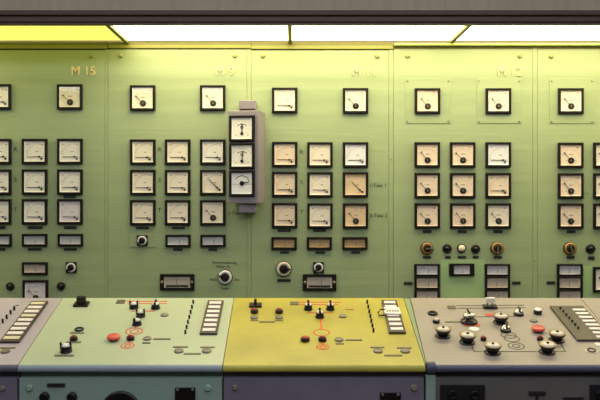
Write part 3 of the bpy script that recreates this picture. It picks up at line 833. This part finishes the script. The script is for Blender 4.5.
# ---- mustard desk
T, B = dy, bdy
blk = MB(); blk.bbox(-0.029, 0.029, -0.022, 0.022, 0, 0.010, 0.002)
lv = MB(); lv.bbox(-0.006, 0.006, -0.006, 0.006, 0.010, 0.036, 0.002); lv.lathe([(0.010, 0.008), (0.007, 0.016)], n=12)
dpart('lever_switch', blk, M_black, T, B, 255.5, 306, (('lever', lv, M_black),))
for x in (254.4, 279.2):
    button(T, B, x, 312.6, 0.018); disc(T, B, x, 317.6, 0.018); label(T, B, x - 4, x + 4, 320.5)
label(T, B, 259, 275, 322)
grille(T, B, 294.4, 303.6, 0.020, 0.015)
line(T, B, [(299, 302.3), (341, 302.3)]); line(T, B, [(299, 304.6), (338, 304.6)])
line(T, B, [(307.5, 312.6), (333, 312.6)]); line(T, B, [(320.6, 319), (321.6, 330)]); line(T, B, [(322.4, 341), (322.8, 345)])
for x, y in ((308.3, 309.4), (330.4, 309.4), (319.8, 317.2)): wing_knob(T, B, x, y, 90, 0.018, 0.024)
disc(T, B, 342.7, 316.6); label(T, B, 345.2, 353.6, 309.2, 0.014, mat('faded_pink_label', (186, 140, 84), 0.6))
mimic_ring(T, B, 321.6, 332.6, 0.034); mimic_ring(T, B, 322.8, 347.2, 0.025); mimic_ring(T, B, 322.8, 347.2, 0.012)
button(T, B, 305.2, 340.6, 0.020, M_red); button(T, B, 322.4, 340.6, 0.018)
disc(T, B, 339, 340, 0.019); label(T, B, 345.4, 362.2, 340.2); label(T, B, 335.6, 344, 343.8)
pins(T, B, [(367.2 + 1.05 * i, 303.4 + 4.75 * i) for i in range(7)])
annunciator(T, B, ((381.4, 301.6), (396.4, 301.8), (406.0, 334), (389.0, 334)), 7, M_annframe)
for x in (378, 405.2): disc(T, B, x, 351.4, 0.020)
label(T, B, 370, 384.4, 347.6); label(T, B, 397, 411.4, 348); label(T, B, 384.2, 402.2, 355.6)
# ---- grey desk
T, B = dr, bdr
oring(T, B, 432.6, 314, 0.018, 0.0055); 
button(T, B, 436.2, 322.5, 0.016, M_ivory, 0.010)
for x, y in ((442.8, 336.2), (467.3, 342.4), (492.4, 352.8), (547, 352.2), (556.6, 340.6)): cone_knob(T, B, x, y)
cone_knob(T, B, 500.6, 322.8)
big = MB().lathe([(0.038, 0), (0.038, 0.008), (0.034, 0.012), (0.012, 0.014), (0.010, 0.030)], n=32)
wing = MB().lathe([(0.016, 0.026), (0.019, 0.034), (0.012, 0.042), (0.002, 0.044)], c=(-0.011, 0, 0), n=20); wing.lathe([(0.013, 0.026), (0.016, 0.033), (0.010, 0.040), (0.002, 0.042)], c=(0.013, 0.004, 0), n=20)
lev = MB().tube([(0.004, 0, 0.028), (0.0, 0.004, 0.046), (-0.010, 0.010, 0.060)], 0.004)
dpart('knob', big, M_black, T, B, 469, 322.5, (('cap', wing, M_chrome), ('handle', lev, M_black)))
dome_knob(T, B, 518.6, 314.6); dome_knob(T, B, 505.6, 331)
dpart('push_button', MB().lathe([(0.019, 0), (0.019, 0.018), (0.017, 0.020)], n=24), M_bluecap, T, B, 537.6, 313.6, (('cap', MB().lathe([(0.0175, 0.019), (0.018, 0.0215), (0.015, 0.0235), (0.002, 0.024)], n=24), M_whitering),))
disc(T, B, 533.6, 321); mushroom(T, B, 538, 331.4, 0.030)
line(T, B, [(456.5, 305.7), (523.6, 305.3)], 0.007, M_greyline); line(T, B, [(457.8, 308.4), (525, 307.8)], 0.007, M_greyline)
grille(T, B, 451.6, 307.6, 0.019, 0.016)
line(T, B, [(475.5, 317), (522, 316.4)], 0.006, M_greyline); label(T, B, 445, 460.6, 322)
line(T, B, [(471.4, 343), (474, 351.6), (565.4, 351.6), (559, 341)], 0.006, M_greyline)
label(T, B, 463.6, 480, 325.2, 0.022, M_red); label(T, B, 485.6, 492.6, 315, 0.028, M_red)
disc(T, B, 474, 329.3, 0.022, M_whitering, 0.003)
button(T, B, 483.4, 340, 0.013, M_red, 0.010); button(T, B, 540, 340, 0.014, M_crimson, 0.010)
for px, py, r in ((508.6, 335.2, 0.032), (511.8, 338.6, 0.032), (516.2, 346, 0.033), (516.2, 346, 0.015)): mimic_ring(T, B, px, py, r, M_greyline, 0.005)
an = annunciator(T, B, ((549.8, 307.8), (582.8, 307.8), (614.0, 341.6), (577.2, 341.6)), 8, M_annplate, 0.010, 0.58, 0.95, None, 0.50, 0.08, 0.99)
pins(T, B, [(560.2 + 2.95 * i, 310.6 + 3.3 * i) for i in range(7)], 0.018, 0.0048)
oring(T, B, 591.4, 351, 0.016, 0.004, M_greyline); disc(T, B, 591.4, 351, 0.026, M_ivory, 0.002); disc(T, B, 598, 344.6, 0.016, M_paper, 0.003)
# ---- lilac grey desk
T, B = dl, bdl
annunciator(T, B, ((31.6, 302.8), (48.4, 302.8), (19.2, 343.4), (-0.5, 343.4)), 9, M_annframe, 0.010, 0.10, 0.90, [M_ywindow, M_window, M_window, M_ywindow, M_window, M_window, M_window, M_window, M_ywindow], 0.42)
pins(T, B, [(14.4, 310), (10.7, 314), (6.8, 318.6), (2.8, 322.8), (-1.2, 327.5)], 0.018, 0.005)
disc(T, B, 5.4, 351.6, 0.020, M_label); label(T, B, 0, 15.4, 348); label(T, B, 15.4, 18.6, 305.6)

# ---- desk fronts
def fp(px, py): return Vector(((px - CX) * YFP / F, YFP, ZC - (py - HY) * YFP / F))
def fbox(name, t, base, px0, px1, py0, py1, m, th=0.006, sub=()):
    a, b = fp(px0, py0), fp(px1, py1); c = (a + b) / 2
    hw, hh = (b.x - a.x) / 2, (a.z - b.z) / 2
    o = MB().bbox(-hw, hw, -th, 0, -hh, hh, 0.001).build(name, m, t, c - base)
    return o, c
def fround(name, t, base, px, py, r, h, m):
    return MB().lathe([(r, 0), (r, h * 0.6), (r * 0.7, h)], axis='y', n=24).build(name, m, t, fp(px, py) - base)
fround('bolt', dl, bdl, 2.4, 388.4, 0.011, 0.008, M_disc)
fround('bolt', dg, bdg, 29.4, 388, 0.014, 0.008, M_gfront); fround('bolt', dg, bdg, 208, 388, 0.014, 0.008, M_gfront)
fbox('name_plate', dg, bdg, 47.4, 65.2, 383.2, 386.8, M_plate)
for x in (44.8, 72.4): fround('knob', dg, bdg, x, 396.6, 0.020, 0.022, M_black)
g = MB().lathe([(0.078, 0), (0.078, 0.012), (0.066, 0.016), (0.060, 0.010), (0.003, 0.010)], axis='y', n=40).build('round_gauge', M_black, dg, fp(121, 410) - bdg)
o, c = fbox('socket_plate', dg, bdg, 175.2, 195.4, 387.4, 409, M_black, 0.008)
for s in (-1, 1): MB().lathe([(0.006, 0), (0.004, 0.004)], axis='y', n=12).build('screw', M_disc, o, (s * 0.030, -0.008, 0.036))
fround('bolt', dy, bdy, 235, 387.4, 0.012, 0.008, M_disc); fround('bolt', dy, bdy, 414.2, 387.8, 0.014, 0.008, M_disc)
o, c = fbox('socket_plate', dy, bdy, 380, 400.6, 392.4, 414, M_black, 0.008)
for s in (-1, 1): MB().lathe([(0.006, 0), (0.004, 0.004)], axis='y', n=12).build('screw', M_disc, o, (s * 0.031, -0.008, 0.036))
for x0, x1, kn in ((440, 484.6, (452, 474)), (589.4, 634, (599.5, 622))):
    o, c = fbox('key_panel', dr if x0 < 500 else dr, bdr, x0, min(x1, 606), 384.4, 410, M_bluecap, 0.008)
    for x in kn:
        if x < 602: MB().lathe([(0.018, 0), (0.018, 0.008), (0.014, 0.012), (0.010, 0.006)], axis='y', n=24).build('key_switch', M_black, o, fp(x, 394.5) - c + Vector((0, -0.008, 0)))
fbox('name_plate', dr, bdr, 528.4, 545.4, 391.2, 395.2, M_plate); fbox('plate_stem', dr, bdr, 535.6, 538.4, 395.4, 404, M_plate, 0.004)
fbox('name_plate', dr, bdr, 563, 583.4, 397, 399.6, M_plate)

# ---- loose things lying on the desks
pt_ = P(392, 314)
t = thing('card_tag', 'white card tag with wire loop lying across the mustard desk windows', 'tag', pt_ + Vector((0, -0.0130 * math.sin(TH), 0.0130 * math.cos(TH))))
o_, q_ = quad_uv(((382.6, 310.2), (397.6, 310.4), (400.4, 317.0), (383.6, 316.6)))
cd = MB().prism(q_, 0.0, 0.006).build('card', M_paper, t, (0, 0, 0), ROT)
for i in range(5):
    MB().box(-0.004, 0.004, -0.012, 0.010, 0.0058, 0.0066).build('printed_mark', M_disc, cd, (-0.022 + i * 0.012, -0.006, 0))
MB().tube([(-0.030, 0.010, 0.006), (-0.052, 0.004, 0.008), (-0.066, -0.016, 0.002), (-0.062, -0.034, -0.006), (-0.044, -0.036, -0.004), (-0.030, -0.026, 0.004)], 0.0035).build('wire_loop', M_black, t, (0, 0, 0), ROT)
t = thing('tag_stand', 'white tag on small black foot standing on the grey desk rails', 'tag', P(490, 307.6) + Vector((0, -0.001, 0.0015)))
MB().bbox(-0.032, 0.032, -0.020, 0.020, 0, 0.008, 0.002).build('foot', M_black, t, (0, 0, 0), ROT)
st = MB(); st.box(-0.016, -0.011, -0.003, 0.003, 0.006, 0.022); st.box(0.008, 0.013, -0.003, 0.003, 0.006, 0.022)
st.build('stem', M_label, t, (0, 0, 0), ROT)
MB().bbox(-0.024, 0.020, -0.006, 0.006, 0.022, 0.048, 0.002).build('card', M_paper, t, (0, 0, 0), ROT)
